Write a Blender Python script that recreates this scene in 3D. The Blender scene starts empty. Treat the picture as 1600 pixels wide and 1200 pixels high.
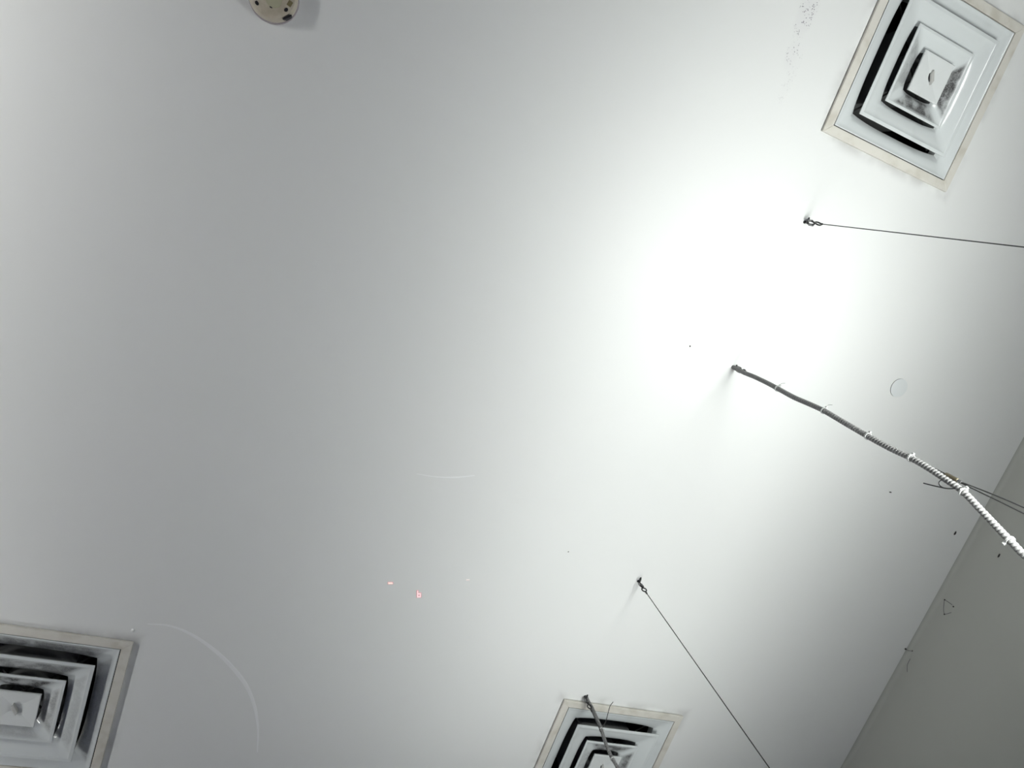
import bpy, bmesh, math, random
from mathutils import Vector, Matrix, noise
PI = math.pi
random.seed(4)
scene = bpy.context.scene
C = scene.collection
CEIL = 3.0764

# ------------------------------------------------------------------ camera, world, lights, exposure
cam_data = bpy.data.cameras.new('camera')
cam = bpy.data.objects.new('camera', cam_data)
C.objects.link(cam)
cam_data.sensor_fit = 'HORIZONTAL'
cam_data.sensor_width = 36.0
cam_data.lens = 36.0 * 1045.70 / 1600.0
cam_data.clip_start = 0.02
RX = Vector((0.9138933, -0.3383227, -0.2243586))   # image right, in room axes
RY = Vector((0.2670506, 0.9172822, -0.2954273))    # image down
RZ = Vector((0.3057499, 0.2100739, 0.9286474))     # viewing direction
m = Matrix((RX, -RY, -RZ)).transposed().to_4x4()
m.translation = Vector((0, 0, 0.9))
cam.matrix_world = m
scene.camera = cam

world = bpy.data.worlds.new('world')
scene.world = world
world.use_nodes = True
world.node_tree.nodes['Background'].inputs[0].default_value = (1, 1, 1, 1)
world.node_tree.nodes['Background'].inputs[1].default_value = 0.1

scene.view_settings.view_transform = 'Standard'
scene.view_settings.look = 'None'
scene.view_settings.exposure = 0.07
scene.view_settings.gamma = 1.0
scene.view_settings.use_curve_mapping = False

LAMP_DROP = 1.32          # top of the hanging uplights under the ceiling
# (x, y, watts) of the hanging linear uplights
LAMPS = [(1.53, -0.10, 20.0, LAMP_DROP), (1.51, 1.42, 10.0, LAMP_DROP), (1.54, -1.62, 4.6, LAMP_DROP),
         (-2.00, -0.10, 23.0, 1.0), (-2.00, 1.42, 11.5, 1.0), (-2.00, 2.94, 26.0, 1.0)]  # unseen row, added to brighten the left of the ceiling
for i, (x, y, w, drop) in enumerate(LAMPS):
    ld = bpy.data.lights.new('uplight_glow', 'AREA')
    ld.shape = 'RECTANGLE'
    ld.size, ld.size_y = (0.06 if i == 2 else 0.28), 0.58
    ld.energy = w
    ld.color = (0.968, 1.0, 0.968) if x > 0 else (0.995, 1.0, 0.965)
    lo = bpy.data.objects.new('uplight_glow', ld)
    C.objects.link(lo)
    lo.location = (x, y, CEIL - drop - 0.05)
    lo.rotation_euler = (PI, 0, 0)                 # shines upwards, out of the open top of its trough

# ------------------------------------------------------------------ helpers
def tag(o, label=None, cat=None, group=None, kind=None):
    for k, v in (('label', label), ('category', cat), ('group', group), ('kind', kind)):
        if v:
            o[k] = v
    return o

def obj(name, bm, mat, parent=None, smooth=None, loc=None):
    if smooth is not None:
        bm.normal_update()
        for f in bm.faces:
            f.smooth = True
        for e in bm.edges:
            if len(e.link_faces) == 2 and e.calc_face_angle(0) > math.radians(smooth):
                e.smooth = False
    me = bpy.data.meshes.new(name)
    bm.to_mesh(me)
    bm.free()
    me.materials.append(mat)
    o = bpy.data.objects.new(name, me)
    C.objects.link(o)
    if parent:
        o.parent = parent
    if loc:
        o.location = loc
    return o

def thing(name, label, cat, loc=(0, 0, 0), group=None, rz=0):
    o = bpy.data.objects.new(name, None)
    o.empty_display_size = 0.05
    C.objects.link(o)
    o.location = loc
    o.rotation_euler = (0, 0, rz)
    return tag(o, label, cat, group)

def box(bm, x0, x1, y0, y1, z0, z1):
    v = [bm.verts.new((x, y, z)) for z in (z0, z1) for y in (y0, y1) for x in (x0, x1)]
    for q in ((0, 2, 3, 1), (4, 5, 7, 6), (0, 1, 5, 4), (2, 6, 7, 3), (0, 4, 6, 2), (1, 3, 7, 5)):
        bm.faces.new([v[i] for i in q])
    return v

def bevel(bm, w, seg=2):
    bmesh.ops.bevel(bm, geom=bm.edges[:], offset=w, segments=seg, affect='EDGES', profile=0.6)

def resample(pts, step):
    """Catmull-Rom through pts, evenly spaced."""
    P = [Vector(p) for p in pts]
    P = [P[0] * 2 - P[1]] + P + [P[-1] * 2 - P[-2]]
    out = []
    for i in range(1, len(P) - 2):
        n = 24
        for k in range(n):
            t = k / n
            a, b, c, d = P[i - 1], P[i], P[i + 1], P[i + 2]
            out.append(0.5 * ((2 * b) + (c - a) * t + (2 * a - 5 * b + 4 * c - d) * t * t + (3 * b - a - 3 * c + d) * t ** 3))
    out.append(P[-2])
    res, acc = [out[0]], 0.0
    for a, b in zip(out, out[1:]):
        l = (b - a).length
        while l > 0 and acc + l >= step:
            a = a + (b - a).normalized() * (step - acc)
            res.append(a.copy())
            l = (b - a).length
            acc = 0.0
        acc += l
    if (res[-1] - out[-1]).length > step * 0.3:
        res.append(out[-1])
    return res

def tube(bm, pts, r, seg=8, rad=None, closed=False):
    """Round tube along pts; rad(i) may vary the radius."""
    P = [Vector(p) for p in pts]
    n = len(P)
    rings, N = [], None
    for i, p in enumerate(P):
        if closed:
            t = (P[(i + 1) % n] - P[i - 1]).normalized()
        else:
            t = (P[min(i + 1, n - 1)] - P[max(i - 1, 0)]).normalized()
        if N is None:
            N = t.orthogonal().normalized()
        else:
            N = (N - t * N.dot(t)).normalized()
        B = t.cross(N)
        q = rad(i) if rad else r
        rings.append([bm.verts.new(p + (N * math.cos(2 * PI * k / seg) + B * math.sin(2 * PI * k / seg)) * q) for k in range(seg)])
    for i in range(n if closed else n - 1):
        a, b = rings[i], rings[(i + 1) % n]
        off = 0
        if closed and i == n - 1:
            off = min(range(seg), key=lambda k: (a[0].co - b[k].co).length)
        for k in range(seg):
            bm.faces.new((a[k], a[(k + 1) % seg], b[(k + 1 + off) % seg], b[(k + off) % seg]))
    if not closed:
        bm.faces.new(rings[0][::-1])
        bm.faces.new(rings[-1])

def lathe(bm, prof, seg=48):
    """Profile of (r, z) about the z axis, first and last closed at r = 0 or by a cap."""
    rings = []
    for r, z in prof:
        rings.append([bm.verts.new((r * math.cos(2 * PI * k / seg), r * math.sin(2 * PI * k / seg), z)) for k in range(seg)] if r > 1e-6 else bm.verts.new((0, 0, z)))
    for a, b in zip(rings, rings[1:]):
        for k in range(seg):
            j = (k + 1) % seg
            if isinstance(a, list) and isinstance(b, list):
                bm.faces.new((a[k], a[j], b[j], b[k]))
            elif isinstance(a, list):
                bm.faces.new((a[k], a[j], b))
            else:
                bm.faces.new((a, b[j], b[k]))

def oval(center, ax, bx, ra, rb, n=24):
    c, a, b = Vector(center), Vector(ax).normalized(), Vector(bx).normalized()
    return [c + a * ra * math.cos(2 * PI * k / n) + b * rb * math.sin(2 * PI * k / n) for k in range(n)]

# ------------------------------------------------------------------ materials
def material(name, col, rough=0.5, metal=0.0, spec=0.5):
    mt = bpy.data.materials.new(name)
    mt.use_nodes = True
    b = mt.node_tree.nodes['Principled BSDF']
    b.inputs['Base Color'].default_value = (*col, 1)
    b.inputs['Roughness'].default_value = rough
    b.inputs['Metallic'].default_value = metal
    b.inputs['Specular IOR Level'].default_value = spec
    return mt

class NT:
    """Tiny node-graph helper."""
    def __init__(s, mt):
        s.t = mt.node_tree
        s.b = s.t.nodes['Principled BSDF']
    def node(s, kind, **kw):
        n = s.t.nodes.new(kind)
        for k, v in kw.items():
            setattr(n, k, v)
        return n
    def link(s, a, b):
        s.t.links.new(a, b)
    def val(s, x, sock):
        if isinstance(x, (int, float)):
            sock.default_value = x
        elif isinstance(x, tuple):
            sock.default_value = x
        else:
            s.link(x, sock)
    def math(s, op, a, b=0.0, clamp=False):
        n = s.node('ShaderNodeMath', operation=op, use_clamp=clamp)
        s.val(a, n.inputs[0]); s.val(b, n.inputs[1])
        return n.outputs[0]
    def ramp(s, x, lo, hi):
        n = s.node('ShaderNodeMapRange', interpolation_type='SMOOTHSTEP')
        s.val(x, n.inputs[0])
        n.inputs[1].default_value, n.inputs[2].default_value = lo, hi
        return n.outputs[0]
    def noise(s, vec, scale, detail=3.0):
        n = s.node('ShaderNodeTexNoise')
        s.link(vec, n.inputs['Vector'])
        n.inputs['Scale'].default_value = scale
        n.inputs['Detail'].default_value = detail
        return n.outputs['Fac']
    def mix(s, f, a, b):
        n = s.node('ShaderNodeMix', data_type='RGBA')
        s.val(f, n.inputs[0])
        s.val((*a, 1) if isinstance(a, tuple) else a, n.inputs[6])
        s.val((*b, 1) if isinstance(b, tuple) else b, n.inputs[7])
        return n.outputs[2]
    def sep(s, vec):
        n = s.node('ShaderNodeSeparateXYZ')
        s.link(vec, n.inputs[0])
        return n.outputs

VENTS = [(1.7526, -0.9779), (-0.5474, 2.0384), (1.7123, 2.0298)]
FRAME = 0.2984                     # half width of a diffuser's outer frame
VZ = -0.012                        # its face under the ceiling

# painted ceiling: matt off-white, dust blown out at the edges of the diffusers, two speckled patches of mould
M_ceil = material('ceiling_paint', (0.80, 0.815, 0.80), 0.55, 0, 0.25)
g = NT(M_ceil)
pos = g.node('ShaderNodeNewGeometry').outputs['Position']
px, py, pz = g.sep(pos)
col = g.mix(g.noise(pos, 2.2, 2), (0.795, 0.81, 0.795), (0.815, 0.82, 0.81))
soft = g.noise(pos, 7.0, 3)
dust = None
for (cx, cy) in VENTS:
    d = g.math('MAXIMUM', g.math('ABSOLUTE', g.math('SUBTRACT', px, cx)), g.math('ABSOLUTE', g.math('SUBTRACT', py, cy)))
    e = g.math('SUBTRACT', 1.0, g.ramp(d, FRAME - 0.01, FRAME + 0.055))
    dust = e if dust is None else g.math('MAXIMUM', dust, e)
dust = g.math('MULTIPLY', g.math('POWER', dust, 1.6), g.ramp(soft, 0.42, 0.68))
col = g.mix(g.math('MULTIPLY', dust, 0.42), col, (0.20, 0.185, 0.18))
vor = g.node('ShaderNodeTexVoronoi')
g.link(pos, vor.inputs['Vector'])
vor.inputs['Scale'].default_value = 150
dots = g.math('SUBTRACT', 1.0, g.ramp(vor.outputs['Distance'], 0.15, 0.42))
keep = g.ramp(g.noise(pos, 60, 2), 0.42, 0.60)
spk = None
for (cx, cy, rx, ry, k) in ((1.226, -0.985, 0.036, 0.085, 1.0), (1.236, -0.85, 0.026, 0.05, 0.75), (1.262, -0.79, 0.02, 0.1, 0.25)):
    d = g.math('ADD', g.math('POWER', g.math('DIVIDE', g.math('SUBTRACT', px, cx), rx), 2.0),
               g.math('POWER', g.math('DIVIDE', g.math('SUBTRACT', py, cy), ry), 2.0))
    e = g.math('MULTIPLY', g.math('SUBTRACT', 1.0, g.ramp(d, 0.1, 1.3)), k)
    spk = e if spk is None else g.math('MAXIMUM', spk, e)
col = g.mix(g.math('MULTIPLY', g.math('MULTIPLY', dots, keep), g.math('MULTIPLY', spk, 0.95)), col, (0.12, 0.10, 0.13))
col = g.mix(g.math('MULTIPLY', spk, 0.10), col, (0.55, 0.50, 0.58))
g.link(col, g.b.inputs['Base Color'])

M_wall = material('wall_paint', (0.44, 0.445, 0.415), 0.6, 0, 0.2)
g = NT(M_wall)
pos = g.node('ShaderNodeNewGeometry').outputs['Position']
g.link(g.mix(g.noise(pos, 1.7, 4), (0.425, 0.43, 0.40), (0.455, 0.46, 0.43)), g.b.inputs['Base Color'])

M_floor = material('floor_vinyl', (0.10, 0.10, 0.10), 0.45)
g = NT(M_floor)
pos = g.node('ShaderNodeNewGeometry').outputs['Position']
g.link(g.mix(g.noise(pos, 5, 5), (0.09, 0.088, 0.085), (0.12, 0.118, 0.345)), g.b.inputs['Base Color'])

M_frame = material('cream_frame_paint', (0.74, 0.72, 0.66), 0.5)
g = NT(M_frame)
pos = g.node('ShaderNodeNewGeometry').outputs['Position']
g.link(g.mix(g.ramp(g.noise(pos, 14, 4), 0.45, 0.75), (0.70, 0.68, 0.62), (0.58, 0.55, 0.48)), g.b.inputs['Base Color'])

def vent_paint(name, amount, band=None, sides=None, depth=1.0):
    """Satin grey-white enamel with soot patches of its own shape; band = inner and outer reach of the soot from the middle."""
    mt = material(name, (0.70, 0.735, 0.735), 0.22, 0, 0.7)
    q = NT(mt)
    p = q.node('ShaderNodeNewGeometry').outputs['Position']
    patches = q.ramp(q.noise(p, 11.0, 1), 0.66 - amount * 0.22, 0.86 - amount * 0.22)
    grit = q.ramp(q.noise(p, 210.0, 3), 0.30, 0.62)
    f = q.math('MULTIPLY', patches, q.math('ADD', 0.72, q.math('MULTIPLY', grit, 0.28)))
    if band:
        lx, ly, lz = q.sep(q.node('ShaderNodeTexCoord').outputs['Object'])
        mx = q.math('MAXIMUM', q.math('ABSOLUTE', lx), q.math('ABSOLUTE', ly))
        mn = q.math('MINIMUM', q.math('ABSOLUTE', lx), q.math('ABSOLUTE', ly))
        k = q.math('MULTIPLY', q.ramp(mx, band[0], band[0] + 0.014), q.math('SUBTRACT', 1.0, q.ramp(mx, band[1] - 0.016, band[1])))
        k = q.math('MULTIPLY', k, q.ramp(q.math('SUBTRACT', mx, mn), 0.006, 0.040))
        if sides:                                  # which sides of the ring caught the soot, and how much
            acc = None
            for dx, dy, wt in sides:
                along = q.math('ADD', q.math('MULTIPLY', lx, dx), q.math('MULTIPLY', ly, dy))
                across = q.math('ABSOLUTE', q.math('SUBTRACT', q.math('MULTIPLY', lx, dy), q.math('MULTIPLY', ly, dx)))
                e = q.math('MULTIPLY', q.ramp(q.math('SUBTRACT', along, across), 0.004, 0.03), wt)
                acc = e if acc is None else q.math('MAXIMUM', acc, e)
            ragged = q.math('ADD', 0.45, q.math('MULTIPLY', q.ramp(q.noise(p, 24.0, 3), 0.32, 0.58), 0.55))
            f = q.math('MULTIPLY', q.math('MULTIPLY', acc, ragged), q.math('ADD', 0.8, q.math('MULTIPLY', grit, 0.2)))
        f = q.math('MULTIPLY', f, k)
    f = q.math('MULTIPLY', f, min(1.0, amount) * depth)
    q.link(q.mix(f, (0.70, 0.735, 0.735), (0.03, 0.027, 0.028)), q.b.inputs['Base Color'])
    q.link(q.math('ADD', 0.14, q.math('MULTIPLY', f, 0.5)), q.b.inputs['Roughness'])
    return mt
M_vent = vent_paint('vent_enamel', 0.12)
M_sooty = vent_paint('sooty_vent_enamel', 1.0, (0.064, 0.126), [(1, 0, 1.0), (0, 1, 0.95), (-1, 0, 0.5)])
M_plate = material('plate_enamel', (0.72, 0.745, 0.74), 0.3)
M_duct = material('duct_interior', (0.012, 0.012, 0.013), 0.8, 0, 0.2)
M_neck = material('dark_neck', (0.33, 0.34, 0.34), 0.7, 0, 0.2)
M_bracket = material('bracket_steel', (0.02, 0.02, 0.02), 0.6)
M_knob = material('knob_grey', (0.50, 0.50, 0.48), 0.4)
M_black = material('black_slot_and_shadow', (0.008, 0.007, 0.01), 0.6)
M_cream = material('aged_cream_plastic', (0.50, 0.46, 0.36), 0.4)
g = NT(M_cream)
pos = g.node('ShaderNodeNewGeometry').outputs['Position']
g.link(g.mix(g.ramp(g.noise(pos, 26, 4), 0.4, 0.7), (0.54, 0.49, 0.40), (0.42, 0.37, 0.28)), g.b.inputs['Base Color'])
M_olive = material('olive_cap_plastic', (0.44, 0.43, 0.30), 0.45)
M_mauve = material('mauve_grey_base_plastic', (0.36, 0.32, 0.34), 0.5)
M_amber = material('brown_window', (0.20, 0.17, 0.09), 0.3)
M_iron = material('dark_hook_steel', (0.05, 0.05, 0.052), 0.4, 0.7)
M_link = material('link_steel', (0.22, 0.22, 0.22), 0.35, 0.9)
M_wire = material('steel_wire', (0.045, 0.045, 0.045), 0.5, 0.6)
M_brass = material('gripper_bronze', (0.14, 0.12, 0.08), 0.4, 0.7)
M_flex = material('flex_zinc', (0.20, 0.20, 0.198), 0.45, 0.0, 0.35)
M_tie = material('nylon_tie', (0.50, 0.51, 0.50), 0.4)
M_cap = material('cap_white', (0.74, 0.77, 0.77), 0.45)
M_lamp = material('lamp_housing_white', (0.75, 0.75, 0.74), 0.4)
M_cobweb = material('cobweb_grey', (0.16, 0.15, 0.17), 0.9)
M_speck = material('speck_dark', (0.035, 0.03, 0.03), 0.8)
M_chip = material('pale_plaster', (0.92, 0.93, 0.92), 0.6)
M_pale = material('pale_mark_tone', (0.90, 0.91, 0.91), 0.5)
def glow(name, col, k):
    mt = material(name, (0.02, 0.02, 0.02), 0.5)
    b = mt.node_tree.nodes['Principled BSDF']
    b.inputs['Emission Color'].default_value = (*col, 1)
    b.inputs['Emission Strength'].default_value = k
    return mt
M_letter = glow('glass_glow_pink', (1.0, 0.72, 0.74), 1.0)  # glow of the marks on glass, added on the ceiling
M_rim = glow('glass_glow_red_edge', (0.75, 0.38, 0.40), 0.8)
M_dash = glow('glass_glow_orange', (1.0, 0.80, 0.72), 1.0)
M_dim = glow('glass_glow_dim', (0.86, 0.78, 0.75), 0.9)
M_tube = glow('fluorescent_tube', (0.95, 1.0, 0.98), 6.0)

# ------------------------------------------------------------------ the room
X0, X1, Y0, Y1 = -4.6, 3.0625, -4.2, 5.4
HOLE = 0.278
xs = sorted([X0, X1] + [c + s * HOLE for c, _ in VENTS for s in (-1, 1)])
ys = sorted([Y0, Y1] + [c + s * HOLE for _, c in VENTS for s in (-1, 1)])
def in_hole(x, y):
    return any(abs(x - cx) < HOLE and abs(y - cy) < HOLE for cx, cy in VENTS)
bm = bmesh.new()
grid = {}
def gv(i, j, z):
    k = (i, j, z)
    if k not in grid:
        grid[k] = bm.verts.new((xs[i], ys[j], z))
    return grid[k]
T = 0.012
solid = {(i, j): not in_hole((xs[i] + xs[i + 1]) / 2, (ys[j] + ys[j + 1]) / 2) for i in range(len(xs) - 1) for j in range(len(ys) - 1)}
for (i, j), ok in solid.items():
    if not ok:
        continue
    bm.faces.new((gv(i, j, CEIL), gv(i, j + 1, CEIL), gv(i + 1, j + 1, CEIL), gv(i + 1, j, CEIL)))
    bm.faces.new((gv(i, j, CEIL + T), gv(i + 1, j, CEIL + T), gv(i + 1, j + 1, CEIL + T), gv(i, j + 1, CEIL + T)))
    for (di, dj, a, b) in ((-1, 0, (0, 0), (0, 1)), (1, 0, (1, 1), (1, 0)), (0, -1, (1, 0), (0, 0)), (0, 1, (0, 1), (1, 1))):
        if not solid.get((i + di, j + dj), False):
            bm.faces.new((gv(i + a[0], j + a[1], CEIL), gv(i + b[0], j + b[1], CEIL), gv(i + b[0], j + b[1], CEIL + T), gv(i + a[0], j + a[1], CEIL + T)))
tag(obj('ceiling', bm, M_ceil), 'off-white painted plaster ceiling lit from the hanging lamps', kind='structure')

def slab(name, label, mat, *b):
    bm = bmesh.new()
    box(bm, *b)
    return tag(obj(name, bm, mat), label, kind='structure')
slab('floor', 'grey vinyl floor below the view', M_floor, X0 - .1, X1 + .1, Y0 - .1, Y1 + .1, -0.1, 0)
slab('wall_right', 'plain grey-white wall meeting the ceiling at lower right', M_wall, X1, X1 + .1, Y0 - .1, Y1 + .1, 0, CEIL + T)
slab('wall_left', 'plain off-white wall outside the view', M_wall, X0 - .1, X0, Y0 - .1, Y1 + .1, 0, CEIL + T)
slab('wall_front', 'plain off-white wall outside the view', M_wall, X0, X1, Y0 - .1, Y0, 0, CEIL + T)
slab('wall_back', 'plain off-white wall outside the view', M_wall, X0, X1, Y1, Y1 + .1, 0, CEIL + T)
# filler bead in the corner of ceiling and wall
bm = bmesh.new()
arc = [(X1, CEIL - 0.02)] + [(X1 - 0.02 + 0.02 * math.cos(a), CEIL - 0.02 + 0.02 * math.sin(a)) for a in [PI / 2 * k / 6 for k in range(7)]][0:]
pro = [(X1 - 0.02 + 0.02 * math.cos(PI / 2 * k / 6), CEIL - 0.02 + 0.02 * math.sin(PI / 2 * k / 6)) for k in range(7)]
pro.append((X1, CEIL))
rows = [[bm.verts.new((x, y, z)) for x, z in pro] for y in (Y0, Y1)]
for k in range(len(pro)):
    j = (k + 1) % len(pro)
    bm.faces.new((rows[0][k], rows[0][j], rows[1][j], rows[1][k]))
tag(obj('trim_1', bm, M_wall, smooth=40), 'soft filler bead along the ceiling and wall corner', kind='structure')

# ------------------------------------------------------------------ air diffusers
def square_ring(bm, h, prof, bow, d_lip, d_end, n=16):
    """Sheet pressed into a square: prof is a list of (offset inwards, z); bow pulls the inner edge in towards the corners."""
    rows = []
    for o, z in prof:
        k = max(0.0, min(1.0, (o - d_lip) / (d_end - d_lip)))
        row = []
        for side in range(4):
            for q in range(n):
                s = -1 + 2 * q / n
                hh = h - (o + bow * k * abs(s) ** 3.0)
                hc = h - (o + bow * k)
                x, y = s * (hc if abs(s) == 1 else (hh * (1 - abs(s) ** 6) + hc * abs(s) ** 6)), -hh
                for _ in range(side):
                    x, y = -y, x
                row.append(bm.verts.new((x, y, z)))
        rows.append(row)
    m_ = len(rows[0])
    for a, b in zip(rows, rows[1:]):
        for k in range(m_):
            bm.faces.new((a[k], a[(k + 1) % m_], b[(k + 1) % m_], b[k]))

def hood(h, z, lip, d, e, bow, collar, edge=0.005):
    """Louvre ring: turned-up outer edge, flat lip, curved slope, collar; closed with a back skin."""
    prof = [(0.0012, z + edge), (0.0, z + 0.001), (0.001, z), (lip, z), (lip + 0.002, z + 0.0015)]
    for k in range(1, 7):
        t = k / 6
        prof.append((lip + 0.002 + (d - lip - 0.002) * math.sin(t * PI / 2 * 0.7) / math.sin(PI / 2 * 0.7),
                     z + 0.0015 + (e - 0.0015) * (0.72 * t + 0.28 * t ** 2.2)))
    prof.append((d + 0.0025, z + e + collar * 0.5))
    prof.append((d + 0.003, z + e + collar))
    bm = bmesh.new()
    square_ring(bm, h, prof, bow, lip, d)
    back = [(o - 0.0012 if o > lip else max(o, 0.0014), zz + 0.0016) for o, zz in prof[::-1][:-2]]
    b2 = [(prof[-1][0], prof[-1][1])] + back + [(prof[0][0], prof[0][1])]
    square_ring(bm, h, b2, bow, lip, d)
    bmesh.ops.remove_doubles(bm, verts=bm.verts[:], dist=1e-6)
    bmesh.ops.recalc_face_normals(bm, faces=bm.faces[:])
    for f in bm.faces:
        f.material_index = 1 if f.calc_center_median().z > z + e + 0.003 else 0     # neck toned dull to deepen the shade in the gaps
    return bm

def make_diffuser(label, loc):
    t = thing('air_diffuser', label, 'air vent', loc, 'square ceiling air diffusers')
    # mitred cream frame
    for s in range(4):
        bm = bmesh.new()
        o_, i_ = FRAME, FRAME - 0.0315
        v = []
        for z in (-0.001, 0.0095):
            v += [bm.verts.new(p) for p in ((-o_, -o_, z), (o_, -o_, z), (i_, -i_, z), (-i_, -i_, z))]
        for q in ((0, 3, 2, 1), (4, 5, 6, 7), (0, 1, 5, 4), (2, 3, 7, 6), (1, 2, 6, 5), (3, 0, 4, 7)):
            bm.faces.new([v[k] for k in q])
        bmesh.ops.rotate(bm, verts=bm.verts[:], cent=(0, 0, 0), matrix=Matrix.Rotation(s * PI / 2, 3, 'Z'))
        bmesh.ops.recalc_face_normals(bm, faces=bm.faces[:])
        bm2 = bm
        bevel(bm2, 0.0012, 1)
        obj('frame_rail', bm2, M_frame, t)
    h = FRAME - 0.0345
    obj('louvre_ring', hood(h, 0.0005, 0.004, 0.0555, 0.026, 0.011, 0.03), M_vent, t, smooth=32).data.materials.append(M_neck)
    obj('louvre_ring', hood(0.2045, -0.0205, 0.0115, 0.069, 0.027, 0.009, 0.29), M_vent, t, smooth=32).data.materials.append(M_neck)
    obj('louvre_ring', hood(0.1302, -0.0206, 0.0085, 0.060, 0.026, 0.007, 0.29), M_sooty, t, smooth=32).data.materials.append(M_neck)
    # centre plate: shallow four-sided pyramid with a turned-up rim
    bm = bmesh.new()
    hp, z = 0.0680, -0.0262
    rows = []
    for k, zz in ((hp - 0.001, z + 0.008), (hp, z + 0.002), (hp - 0.002, z), ):
        r = []
        for a in range(4):
            for (sx, sy) in (((-1, -1), (1, -1), (1, 1), (-1, 1))[a],):
                r.append(bm.verts.new((sx * k, sy * k, zz)))
        rows.append(r)
    for a, b in zip(rows, rows[1:]):
        for k in range(4):
            bm.faces.new((a[k], b[k], b[(k + 1) % 4], a[(k + 1) % 4]))
    top = bm.verts.new((0, 0, z + 0.007))
    for k in range(4):
        bm.faces.new((rows[-1][k], top, rows[-1][(k + 1) % 4]))
    bm.faces.new(rows[0])
    bmesh.ops.recalc_face_normals(bm, faces=bm.faces[:])
    pl = obj('centre_plate', bm, M_plate, t)
    # twisted key in the middle of the plate
    bm = bmesh.new()
    lathe(bm, [(0, z + 0.008), (0.0075, z + 0.008), (0.0075, z + 0.003), (0.006, z + 0.002), (0, z + 0.002)], 20)
    for v in bm.verts:
        x, y = v.co.x * 2.0 , v.co.y * 0.8 + 0.003
        a = PI * 0.33
        v.co.x, v.co.y = x * math.cos(a) - y * math.sin(a), x * math.sin(a) + y * math.cos(a)
    obj('knob_shadow', bm, M_black, pl)  # black oblong put in as the shadow of the key
    bm = bmesh.new()
    v = box(bm, -0.0175, 0.0175, -0.0058, 0.0058, z - 0.005, z + 0.006)
    for q in v:
        q.co.x += 0.006 * (1 if q.co.y > 0 else -1)
    bevel(bm, 0.0012, 2)
    bmesh.ops.rotate(bm, verts=bm.verts[:], cent=(0, 0, 0), matrix=Matrix.Rotation(PI * 0.33, 3, 'Z'))
    obj('knob', bm, M_knob, pl)
    # carrier cross (diagonal) and the duct box above
    bm = bmesh.new()
    for a in (0, 1):
        v = box(bm, -0.26, 0.26, -0.003, 0.003, 0.052 + 0.004 * a, 0.056 + 0.004 * a)
        bmesh.ops.rotate(bm, verts=v, cent=(0, 0, 0), matrix=Matrix.Rotation(PI / 4 + a * PI / 2, 3, 'Z'))
    box(bm, -0.006, 0.006, -0.006, 0.006, z + 0.010, 0.054)
    obj('carrier_cross', bm, M_bracket, t)
    bm = bmesh.new()
    k = HOLE - 0.004
    for (a, b) in (((-k, -k), (k, -k)), ((k, -k), (k, k)), ((k, k), (-k, k)), ((-k, k), (-k, -k))):
        v = [bm.verts.new((a[0], a[1], 0.0115)), bm.verts.new((b[0], b[1], 0.0115)), bm.verts.new((b[0], b[1], 0.345)), bm.verts.new((a[0], a[1], 0.345))]
        bm.faces.new(v)
    bm.faces.new([bm.verts.new(p) for p in ((-k, -k, 0.345), (k, -k, 0.345), (k, k, 0.345), (-k, k, 0.345))])
    bmesh.ops.remove_doubles(bm, verts=bm.verts[:], dist=1e-5)
    obj('duct_box', bm, M_duct, t)
    return t

def copy_tree(o, parent=None):
    c = o.copy()
    C.objects.link(c)
    c.parent = parent
    for ch in list(o.children):
        copy_tree(ch, c)
    return c

z = CEIL + VZ
v0 = make_diffuser('white square louvred diffuser in the upper corner, bright highlight on its louvres', (*VENTS[0], z))
v1 = copy_tree(v0)
v1.location = (*VENTS[1], z)
v1['label'] = 'darkest sooty square louvred diffuser, cut by the left edge, beside the pale curved mark'
rings = lambda v: [c for c in v.children if c.name.startswith('louvre_ring')]
GRIME = [(0, -1, 0.75), (-1, 0, 0.5), (1, 0, 0.3)]
for ch, bnd, sd in zip(rings(v1), ((0.200, 0.262), (0.128, 0.196), (0.064, 0.126)), (GRIME, GRIME, [(0, -1, 1.0), (-1, 0, 0.8), (1, 0, 0.65), (0, 1, 0.4)])):
    ch.data = ch.data.copy()
    ch.data.materials[0] = vent_paint('grimy_vent_enamel', 1.0, bnd, sd)
v2 = copy_tree(v0)
v2.location = (*VENTS[2], z)
r3 = rings(v2)[2]
r3.data = r3.data.copy()
r3.data.materials[0] = vent_paint('dusty_vent_enamel', 1.0, (0.064, 0.126), [(0, -1, 0.9), (1, 0, 0.9), (-1, 0, 0.3)])
v2['label'] = 'square louvred diffuser crossed by a hanging metal conduit at the bottom edge'

# ------------------------------------------------------------------ smoke detector
t = thing('smoke_detector', 'round aged cream smoke detector with dark slots at the top edge', 'smoke detector', (-0.320, -0.367, CEIL))
bm = bmesh.new()
lathe(bm, [(0, 0), (0.0665, 0), (0.0675, -0.004), (0.0665, -0.011), (0.062, -0.013), (0, -0.013)], 64)
tag(obj('detector_base', bm, M_mauve, t, smooth=35), 'mauve-grey mounting ring')
bm = bmesh.new()
lathe(bm, [(0, -0.012), (0.0640, -0.012), (0.0648, -0.018), (0.0635, -0.028), (0.058, -0.037), (0.050, -0.040), (0.034, -0.041), (0, -0.041)], 64)
body = obj('detector_cover', bm, M_cream, t, smooth=35)
bm = bmesh.new()
lathe(bm, [(0, -0.037), (0.0222, -0.037), (0.0222, -0.0405), (0.021, -0.0418), (0, -0.0425)], 40)
bmesh.ops.translate(bm, verts=bm.verts[:], vec=(0.006, 0.010, 0))
tag(obj('centre_cap', bm, M_olive, t, smooth=35), 'olive centre cap')
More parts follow.
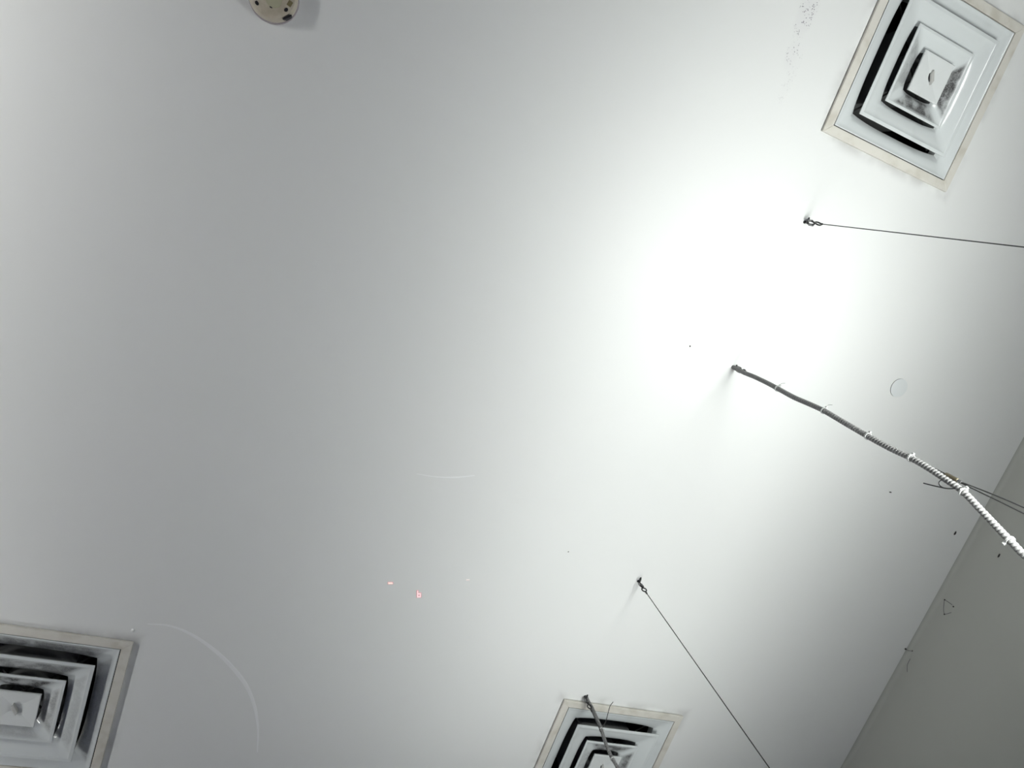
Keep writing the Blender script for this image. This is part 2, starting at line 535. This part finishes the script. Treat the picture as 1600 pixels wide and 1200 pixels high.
def slot(dx, dy, rx, ry, rot, name='slot', mat=None, z0=-0.0345, z1=-0.0412):
    bm = bmesh.new()
    lathe(bm, [(0, z0), (1, z0), (1, z1), (0, z1)], 20)
    for v in bm.verts:
        x, y = v.co.x * rx, v.co.y * ry
        v.co.x = dx + x * math.cos(rot) - y * math.sin(rot)
        v.co.y = dy + x * math.sin(rot) + y * math.cos(rot)
    return obj(name, bm, mat or M_black, t)
for a in (131, 28, 260):
    r = 0.0480
    a = math.radians(a)
    slot(r * math.cos(a), r * math.sin(a), 0.0058, 0.0044, a + PI / 2)
a = math.radians(38)
slot(0.0045, 0.0322, 0.0040, 0.0016, math.radians(5), 'cap_notch', z0=-0.038, z1=-0.0420)
slot(0.0625 * math.cos(a), 0.0625 * math.sin(a), 0.0135, 0.0030, a + PI / 2 + 0.12, 'edge_notch', z0=-0.012, z1=-0.0398)
bm = bmesh.new()
box(bm, -0.006, 0.006, -0.0075, 0.0075, -0.0415, -0.037)
bevel(bm, 0.001, 1)
bmesh.ops.rotate(bm, verts=bm.verts[:], cent=(0, 0, 0), matrix=Matrix.Rotation(0.3, 3, 'Z'))
bmesh.ops.translate(bm, verts=bm.verts[:], vec=(0.0475, 0.004, 0))
tag(obj('indicator_window', bm, M_amber, t), 'small brown window')

# ------------------------------------------------------------------ blanking disc
t = thing('blanking_disc', 'small plain round cover disc on the bare ceiling near the wall', 'cover disc', (2.2795, 0.0544, CEIL))
bm = bmesh.new()
lathe(bm, [(0, 0), (0.0392, 0), (0.0392, -0.0016), (0, -0.0016)], 48)
obj('gap_shadow', bm, M_black, t)  # black disc stands in for the shaded gap above the cover
bm = bmesh.new()
lathe(bm, [(0, -0.0016), (0.0384, -0.0016), (0.0392, -0.0030), (0.0386, -0.0042), (0.036, -0.0046), (0, -0.0046)], 48)
obj('disc', bm, M_cap, t, smooth=35)

# ------------------------------------------------------------------ hanging lamps (below the view)
LAMP_WORDS = ['under the upper corner diffuser hooks', 'under the bottom diffuser', 'first of the row by the wall',
              'first of the unseen added row away from the wall', 'middle one of the unseen added row away from the wall', 'last of the unseen added row away from the wall']
for (x, y, w, drop), words in zip(LAMPS, LAMP_WORDS):
    t = thing('pendant_uplight', 'white trough uplight hanging on steel wires, ' + words, 'lamp', (x, y, CEIL - drop - 0.11), 'hanging uplights')
    bm = bmesh.new()
    hi = 0.17 if x > 0 else 0.11                     # near-wall side raised, an unseen shield added to cut light there
    box(bm, -0.16, 0.16, -0.31, 0.31, 0, 0.006)
    box(bm, -0.16, -0.154, -0.31, 0.31, 0, 0.11)
    box(bm, 0.154, 0.16, -0.31, 0.31, 0, hi)
    box(bm, -0.16, 0.16, -0.31, -0.304, 0, 0.11)
    box(bm, -0.16, 0.16, 0.304, 0.31, 0, 0.11)
    obj('housing', bm, M_lamp, t)
    if (x, y) not in ((1.53, -0.10), (1.51, 1.42)):        # the other two have their suspension modelled below
        for s in (-1, 1):
            bm = bmesh.new()
            tube(bm, [(0, s * 0.28, 0.006), (0, s * 0.28, drop + 0.11)], 0.0016, 8)
            obj('hanging_wire', bm, M_wire, t)
    for s in (-1, 1):
        bm = bmesh.new()
        tube(bm, [(s * 0.07, -0.304, 0.03), (s * 0.07, 0.304, 0.03)], 0.013, 12)
        obj('fluorescent_tube', bm, M_tube, t, smooth=40)

# ------------------------------------------------------------------ suspension wires
LAMP_Z = CEIL - LAMP_DROP
def suspension(label, anchor, low, peg, link_face, ring_face, d=(0.014, 0.058, 0.072, 0.097), wire=None):
    """Hook screwed in the ceiling, long safety link, ring, crimp and wire. d = drops of link top, link foot, ring centre, crimp end."""
    ax = Vector(anchor)
    t = thing('suspension_wire', label, 'wire', anchor, 'steel wires holding the lamps')
    dn = (Vector(low) - ax).normalized()
    P = lambda k: dn * k
    bm = bmesh.new()
    tube(bm, resample([Vector((peg[0], peg[1], 0.003)), Vector((peg[0] * 0.6, peg[1] * 0.6, -0.006)), Vector((0, 0, -0.013)), P(0.02) + Vector((-peg[0] * .1, -peg[1] * .1, 0)), P(0.024)], 0.002), 0.0036, 8)
    lathe(bm, [(0, 0.0), (0.0055, 0.0), (0.005, -0.003), (0, -0.004)], 20)
    obj('ceiling_hook', bm, M_iron, t, smooth=50)
    lf = Vector(link_face)
    side = (lf - dn * lf.dot(dn)).normalized()
    bm = bmesh.new()
    c, ra, rb = P((d[0] + d[1]) / 2), (d[1] - d[0]) / 2, 0.0068
    tube(bm, oval(c, dn, side, ra, rb, 28), 0.0031, 8, closed=True)
    obj('safety_link', bm, M_iron, t, smooth=60)
    bm = bmesh.new()
    nrm = dn.cross(side)
    tube(bm, [c + side * 0.0075 - dn * ra * 0.45, c + side * 0.0080 + dn * ra * 0.5], 0.0046, 10)
    tube(bm, [c - side * 0.0078 - dn * ra * 0.3, c - side * 0.0078 + dn * ra * 0.55], 0.0040, 10)
    obj('link_sleeve', bm, M_link, t, smooth=50)
    rf = Vector(ring_face)
    rs = (rf - dn * rf.dot(dn)).normalized()
    bm = bmesh.new()
    tube(bm, oval(P(d[2]), dn, rs, (d[2] - d[1]) * 0.72, 0.0085, 24), 0.0027, 8, closed=True)
    obj('ring', bm, M_iron, t, smooth=60)
    bm = bmesh.new()
    a0 = d[2] + (d[2] - d[1]) * 0.6
    tube(bm, [P(a0), P(a0 + 0.003), P(d[3] - 0.003), P(d[3])], 0, 10, rad=lambda i: (0.0026, 0.0036, 0.0032, 0.0016)[i])
    obj('crimp', bm, M_iron, t, smooth=50)
    bm = bmesh.new()
    end = Vector(low) - ax if wire is None else Vector(wire) - ax
    tube(bm, [P(d[3] - 0.006), end], 0.0016, 8)
    obj('wire', bm, M_wire, t, smooth=60)
    return t

A1, A2 = (1.5454, -0.3853, CEIL), (1.5217, 0.1883, CEIL)
A3, A4 = (1.5153, 1.1340, CEIL), (1.5052, 1.7076, CEIL)
s1 = suspension('thin steel wire on a black ceiling hook below the upper corner diffuser', A1, (1.545, -0.3835, LAMP_Z - 0.1035), (0.012, -0.020), (0.9, 1, 0), (1, 0.35, 0), (0.012, 0.056, 0.076, 0.102))
s2 = suspension('steel wire with a bronze gripper running alongside the long metal conduit', A2, (1.5217, 0.1863, 2.1069), (0.008, -0.010), (0.3, 1, 0), (0.3, 1, 0), (0.010, 0.052, 0.068, 0.090), wire=(1.5217, 0.1863, 2.1069))
s3 = suspension('bare steel wire hanging alone from an open ring, midway between the two conduits', A3, (1.5153, 1.133, LAMP_Z - 0.1035), (0.006, -0.018), (1, 0.2, 0), (1, -0.35, 0), (0.010, 0.044, 0.0605, 0.090))
s4 = suspension('steel wire on the ceiling hook at the bottom diffuser, beside the short conduit', A4, (1.505, 1.7076, LAMP_Z - 0.1035), (0.010, -0.008), (1, 0.1, 0), (1, -0.2, 0), (0.006, 0.044, 0.0595, 0.090))
# the second wire: gripper, the two legs to its lamp, free tail and loop
a2 = Vector(A2)
rel = lambda pts: [Vector(p) - a2 for p in pts]
bm = bmesh.new()
tube(bm, rel([(1.5217, 0.1863, 2.1130), (1.5217, 0.1865, 2.1100), (1.5220, 0.1868, 2.0770), (1.5222, 0.1868, 2.0745)]), 0, 12, rad=lambda i: (0.0028, 0.0052, 0.0052, 0.003)[i])
gr = tag(obj('gripper', bm, M_brass, s2, smooth=40), 'small bronze wire gripper')
bm = bmesh.new()
tube(bm, rel([(1.5222, 0.1868, 2.0765), (1.5224, 0.1870, 2.0660)]), 0.0042, 12)
obj('gripper_nut', bm, M_link, gr, smooth=40)
bm = bmesh.new()
tube(bm, rel(resample([(1.5222, 0.1868, 2.068), (1.5257, 0.1809, 2.0073), (1.5257, 0.1745, 1.9167), (1.526, 0.162, LAMP_Z - 0.1035)], 0.02)), 0.0015, 8)
obj('wire_leg', bm, M_wire, s2, smooth=60)
bm = bmesh.new()
tube(bm, rel(resample([(1.5222, 0.1880, 2.068), (1.5257, 0.1888, 2.0423), (1.5257, 0.1869, 1.972), (1.5257, 0.1860, 1.9101), (1.526, 0.180, LAMP_Z - 0.1035)], 0.02)), 0.0015, 8)
obj('wire_leg', bm, M_wire, s2, smooth=60)
bm = bmesh.new()
tube(bm, rel(resample([(1.5097, 0.2296, 2.1428), (1.5097, 0.2248, 2.122), (1.5097, 0.2193, 2.1001), (1.5097, 0.2147, 2.084), (1.5097, 0.2083, 2.0693), (1.511, 0.2014, 2.0605), (1.516, 0.1945, 2.0508)], 0.004)), 0.0015, 8)
obj('wire_tail', bm, M_wire, s2, smooth=60)
bm = bmesh.new()
tube(bm, rel(resample([(1.514, 0.1935, 2.1000), (1.5097, 0.1993, 2.1022), (1.5097, 0.207, 2.1072), (1.5097, 0.2132, 2.1056), (1.5097, 0.2165, 2.098), (1.5097, 0.2155, 2.0872), (1.5097, 0.2090, 2.0702)], 0.003)), 0.0012, 8)
obj('wire_loop', bm, M_wire, s2, smooth=60)

# ------------------------------------------------------------------ spiral metal conduits with nylon ties
def conduit(label, anchor, path, r, ties, pitch=0.0095, n_free=None):
    t = thing('metal_conduit', label, 'cable', anchor, 'ribbed metal conduits')
    a = Vector(anchor)
    P = resample([Vector(p) - a for p in path], pitch / 4)
    bm = bmesh.new()
    tube(bm, P, r, 14, rad=lambda i: r * (1.0, 0.98, 0.66, 0.98)[i % 4])
    obj('conduit_hose', bm, M_flex, t, smooth=75)
    for p, tail in ties:
        p = Vector(p) - a
        i = min(range(1, len(P) - 1), key=lambda k: (P[k] - p).length)
        dn = (P[i + 1] - P[i - 1]).normalized()
        s = dn.orthogonal().normalized()
        b = dn.cross(s)
        bm = bmesh.new()
        n = 20
        rr = r * 1.12
        rings = []
        for k in range(n):
            ang = 2 * PI * k / n
            u = s * math.cos(ang) + b * math.sin(ang)
            rings.append([bm.verts.new(P[i] + u * q + dn * w) for q, w in ((rr, -0.0024), (rr + 0.0014, -0.0024), (rr + 0.0014, 0.0024), (rr, 0.0024))])
        for k in range(n):
            c, d = rings[k], rings[(k + 1) % n]
            for q in range(4):
                bm.faces.new((c[q], c[(q + 1) % 4], d[(q + 1) % 4], d[q]))
        tie = obj('cable_tie', bm, M_tie, t)
        out = Vector(tail).normalized()
        out = (out - dn * out.dot(dn)).normalized()
        bm = bmesh.new()
        box(bm, -0.0028, 0.0028, -0.0028, 0.0028, -0.003, 0.003)
        q = out.to_track_quat('X', 'Z').to_matrix()
        for v in bm.verts:
            v.co = q @ v.co
        bmesh.ops.translate(bm, verts=bm.verts[:], vec=P[i] + out * (rr + 0.0032))
        obj('tie_head', bm, M_tie, tie)
        ln = Vector(tail).length
        if ln > 0.008:
            bm = bmesh.new()
            tube(bm, resample([P[i] + out * rr, P[i] + out * (rr + ln * 0.6) + dn * 0.0, P[i] + out * (rr + ln * 0.8) + dn * ln * 0.35, P[i] + out * (rr + ln) + dn * ln * 0.8], 0.003), 0.0011, 6)
            obj('tie_tail', bm, M_tie, tie, smooth=60)
    return t

CAB2 = [(1.5177, 0.1899, 3.0764), (1.5177, 0.1899, 3.0564), (1.5177, 0.1897, 3.0212), (1.5177, 0.1890, 2.9869), (1.5177, 0.1860, 2.9319), (1.5177, 0.1848, 2.8533), (1.5177, 0.1856, 2.7967), (1.5177, 0.1872, 2.7071),
        (1.5177, 0.1842, 2.6375), (1.5177, 0.1820, 2.5624), (1.5177, 0.185, 2.4934), (1.5177, 0.19, 2.3713), (1.5177, 0.1916, 2.2867), (1.5177, 0.1895, 2.2156), (1.5177, 0.1918, 2.1582),
        (1.5170, 0.1975, 2.0967), (1.5165, 0.2040, 2.0462), (1.5165, 0.2231, 1.9859), (1.5165, 0.2500, 1.9025), (1.5165, 0.2635, 1.8533), (1.5165, 0.262, 1.79), (1.5165, 0.2190, LAMP_Z - 0.05)]
conduit('long ribbed metal conduit with white nylon ties, turning bright white towards the right edge', A2, CAB2, 0.0082,
        [((1.5177, 0.1856, 2.7967), (0.004, -0.016, 0.008)), ((1.5177, 0.181, 2.5624), (0.004, -0.016, 0.008)), ((1.5177, 0.1907, 2.3683), (0, -0.006, 0.002)),
         ((1.5177, 0.1887, 2.2156), (0, -0.006, 0.002)), ((1.5165, 0.2040, 2.0462), (0, -0.006, 0.002)), ((1.5165, 0.252, 1.9025), (-0.003, 0.006, 0.002))])
CAB4 = [(1.5100, 1.7090, 3.0764), (1.5120, 1.7090, 3.0656), (1.5132, 1.7100, 3.0482), (1.5177, 1.7100, 3.0199), (1.5178, 1.7100, 2.9809), (1.5170, 1.7100, 2.9362), (1.5135, 1.7090, 2.8954), (1.5075, 1.7076, 2.8553), (1.5034, 1.7076, 2.8168),
        (1.502, 1.7076, 2.7765), (1.5035, 1.7076, 2.7499), (1.5074, 1.7076, 2.721), (1.5127, 1.7076, 2.6757), (1.5201, 1.7076, 2.6132), (1.53, 1.7076, 2.4), (1.535, 1.7076, 2.0), (1.535, 1.70, LAMP_Z - 0.1035)]
c4 = conduit('short ribbed metal conduit hanging in front of the bottom diffuser', A4, CAB4, 0.0070,
        [((1.5169, 1.7076, 2.8958), (0.006, 0, 0.002)), ((1.5, 1.7076, 2.7495), (0.006, 0, 0.004))])
bm = bmesh.new()
a4 = Vector(A4)
tube(bm, resample([Vector(p) - a4 for p in [(1.623, 1.692, 3.046), (1.597, 1.6935, 3.018), (1.574, 1.696, 2.981), (1.547, 1.700, 2.937), (1.5220, 1.7090, 2.9045)]], 0.006), 0.0015, 8)
tag(obj('loose_strand', bm, M_wire, c4, smooth=60), 'loose grey strand sticking out')

# ------------------------------------------------------------------ small marks, glowing marks from glass, and webs
def bars(bm, rects, ux, uy, o, z0, z1):
    for x0, x1, y0, y1 in rects:
        v = []
        for z in (z0, z1):
            for (x, y) in ((x0, y0), (x1, y0), (x1, y1), (x0, y1)):
                v.append(bm.verts.new(Vector((o[0], o[1], 0)) + ux * x + uy * y + Vector((0, 0, z))))
        for q in ((0, 1, 2, 3), (7, 6, 5, 4), (0, 4, 5, 1), (1, 5, 6, 2), (2, 6, 7, 3), (3, 7, 4, 0)):
            bm.faces.new([v[i] for i in q])
    bmesh.ops.recalc_face_normals(bm, faces=bm.faces[:])
ux = Vector((0.980, -0.197, 0))
uy = Vector((0.197, 0.980, 0)) * 1.0
ux3, uy3 = ux, Vector((0.307, 0.952, 0))
seg = [(-0.0070, -0.0030, -0.0135, 0.0135), (-0.0070, 0.0070, 0.0095, 0.0135), (-0.0070, 0.0070, -0.0035, 0.0005), (0.0030, 0.0070, -0.0035, 0.0135)]
t = thing('glass_letter', 'tiny glowing pink digital letter b seen on glass, set on the pale ceiling between two dashes', 'mark on glass', (0.6585, 1.3672, CEIL))  # mark on glass, added as a glowing object on the ceiling
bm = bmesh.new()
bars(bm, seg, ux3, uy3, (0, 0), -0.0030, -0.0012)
obj('letter', bm, M_letter, t)
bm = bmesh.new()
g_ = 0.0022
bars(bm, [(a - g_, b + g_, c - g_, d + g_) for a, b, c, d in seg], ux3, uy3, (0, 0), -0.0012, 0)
obj('red_edge', bm, M_rim, t)  # red halo of the letter, built as a glowing backing
for (x, y, w, mt, lab) in ((0.5410, 1.3440, 0.0082, M_dash, 'brighter tiny orange-white glowing dash on glass, left of the letter b'), (0.8218, 1.2718, 0.0062, M_dim, 'fainter tiny pinkish glowing dash on glass, right of the letter b')):
    t = thing('glass_dash', lab, 'mark on glass', (x, y, CEIL), 'glowing dashes')  # dashes on glass, likewise added as glowing bars
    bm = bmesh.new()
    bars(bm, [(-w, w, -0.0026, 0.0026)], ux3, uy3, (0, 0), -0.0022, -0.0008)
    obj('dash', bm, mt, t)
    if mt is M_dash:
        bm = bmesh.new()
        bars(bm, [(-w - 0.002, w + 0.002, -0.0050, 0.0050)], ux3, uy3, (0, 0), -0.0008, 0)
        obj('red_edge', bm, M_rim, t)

def ribbon(name, label, cat, pts, widths, mat, z=CEIL, thick=0.0006, group=None):
    P = resample([(x, y, 0) for x, y in pts], 0.012)
    bm = bmesh.new()
    n = len(P)
    rows = []
    for i, p in enumerate(P):
        t_ = (P[min(i + 1, n - 1)] - P[max(i - 1, 0)]).normalized()
        s = Vector((-t_.y, t_.x, 0))
        f = i / (n - 1) * (len(widths) - 1)
        k = min(int(f), len(widths) - 2)
        w = widths[k] + (widths[k + 1] - widths[k]) * (f - k)
        rows.append([bm.verts.new(p + s * a * w + Vector((0, 0, b))) for a, b in ((-0.5, z), (0.5, z), (0.35, z - thick), (-0.35, z - thick))])
    for a, b in zip(rows, rows[1:]):
        for q in range(4):
            bm.faces.new((a[q], a[(q + 1) % 4], b[(q + 1) % 4], b[q]))
    bm.faces.new(rows[0][::-1]); bm.faces.new(rows[-1])
    bmesh.ops.recalc_face_normals(bm, faces=bm.faces[:])
    return tag(obj(name, bm, mat), label, cat, group)
ribbon('pale_mark', 'long pale curved mark on glass, arcing beside the sooty diffuser', 'pale mark',
       [(-0.2226, 1.6661), (-0.1517, 1.6608), (-0.0732, 1.6836), (0.0134, 1.7333), (0.0897, 1.7951), (0.1565, 1.8664), (0.2081, 1.954), (0.2443, 2.0524), (0.2677, 2.155)], [0.003, 0.010, 0.014, 0.016, 0.013, 0.008, 0.004], M_pale)  # arc on glass, laid on the ceiling as a pale ribbon
ribbon('pale_mark', 'short faint straight pale streak on the middle of the ceiling above the letter b', 'pale mark',
       [(0.50, 0.9015), (0.5668, 0.8961), (0.6346, 0.8815), (0.7046, 0.8561)], [0.002, 0.004, 0.007, 0.003], M_pale)  # pale ribbon, widest towards one end

def speck(label, loc, r, squash, seed, mat=M_speck, name='dirt_speck', cat='speck', group='dark specks'):
    bm = bmesh.new()
    bmesh.ops.create_icosphere(bm, subdivisions=2, radius=1)
    for v in bm.verts:
        k = 1 + 0.5 * noise.noise(v.co * 1.7 + Vector((seed, 0, 0)))
        v.co = Vector((v.co.x * squash[0], v.co.y * squash[1], v.co.z * squash[2])) * r * k
    o = tag(obj(name, bm, mat, smooth=60), label, cat, group)
    o.location = loc
    return o
speck('pale plaster crumb beside the corner of the sooty diffuser', (-0.2624, 1.6997, CEIL - 0.001), 0.0062, (0.8, 1.2, 0.5), 2, M_chip, 'plaster_crumb', 'crumb', None)
speck('dark speck on the ceiling between the long conduit and the wall, below the round disc', (2.4976, 0.4823, CEIL - 0.001), 0.004, (1.6, 0.7, 0.5), 5)
speck('dark speck on the ceiling close to the wall corner', (2.9553, 0.5806, CEIL - 0.001), 0.0075, (0.7, 1.3, 0.5), 8)
speck('tiny dark speck in the brightest patch of the ceiling', (1.3113, 0.1680, CEIL - 0.001), 0.0028, (1, 1, 0.5), 11)
speck('tiny dark speck left of the lone open ring wire', (1.1707, 1.0714, CEIL - 0.001), 0.0024, (1, 1, 0.5), 14)
speck('dark speck on the wall under the bright conduit', (X1 - 0.001, 0.5863, 2.9323), 0.006, (0.4, 1.5, 0.6), 17)

def web(label, strands, knots, group='cobwebs by the wall corner'):
    t = thing('cobweb', label, 'cobweb', strands[0][0], group)
    o = Vector(strands[0][0])
    for s in strands:
        bm = bmesh.new()
        tube(bm, resample([Vector(p) - o for p in s], 0.006), 0.0011, 6)
        obj('strand', bm, M_cobweb, t)
    for p, r in knots:
        bm = bmesh.new()
        bmesh.ops.create_icosphere(bm, subdivisions=1, radius=r, matrix=Matrix.Translation(Vector(p) - o))
        obj('dust_knot', bm, M_speck, t)
xw = X1 - 0.0018
web('dusty cobweb loop with two dark knots on the wall face',
    [[(xw, 0.8944, 3.0455), (xw, 0.912, 3.038), (xw, 0.935, 3.027), (xw, 0.9516, 3.0127)], [(xw, 0.8944, 3.0455), (xw, 0.893, 3.025), (xw, 0.893, 3.003)], [(xw, 0.9516, 3.0127), (xw, 0.938, 3.0), (xw, 0.925, 2.99)]],
    [((xw, 0.8944, 3.0440), 0.0036), ((xw, 0.9516, 3.0127), 0.0036), ((xw, 0.8966, 2.9944), 0.0036)])
xc = X1 - 0.028
web('dusty cobweb strand with a dark knot in the ceiling and wall corner',
    [[(xc, 1.195, CEIL - 0.002), (xc + 0.008, 1.197, CEIL - 0.012), (xc + 0.02, 1.190, CEIL - 0.022)], [(xw, 1.2300, 3.050), (xw, 1.262, 3.048), (xw, 1.2905, 3.0322)]],
    [((xc, 1.197, CEIL - 0.003), 0.005), ((xc + 0.02, 1.190, CEIL - 0.021), 0.003)])
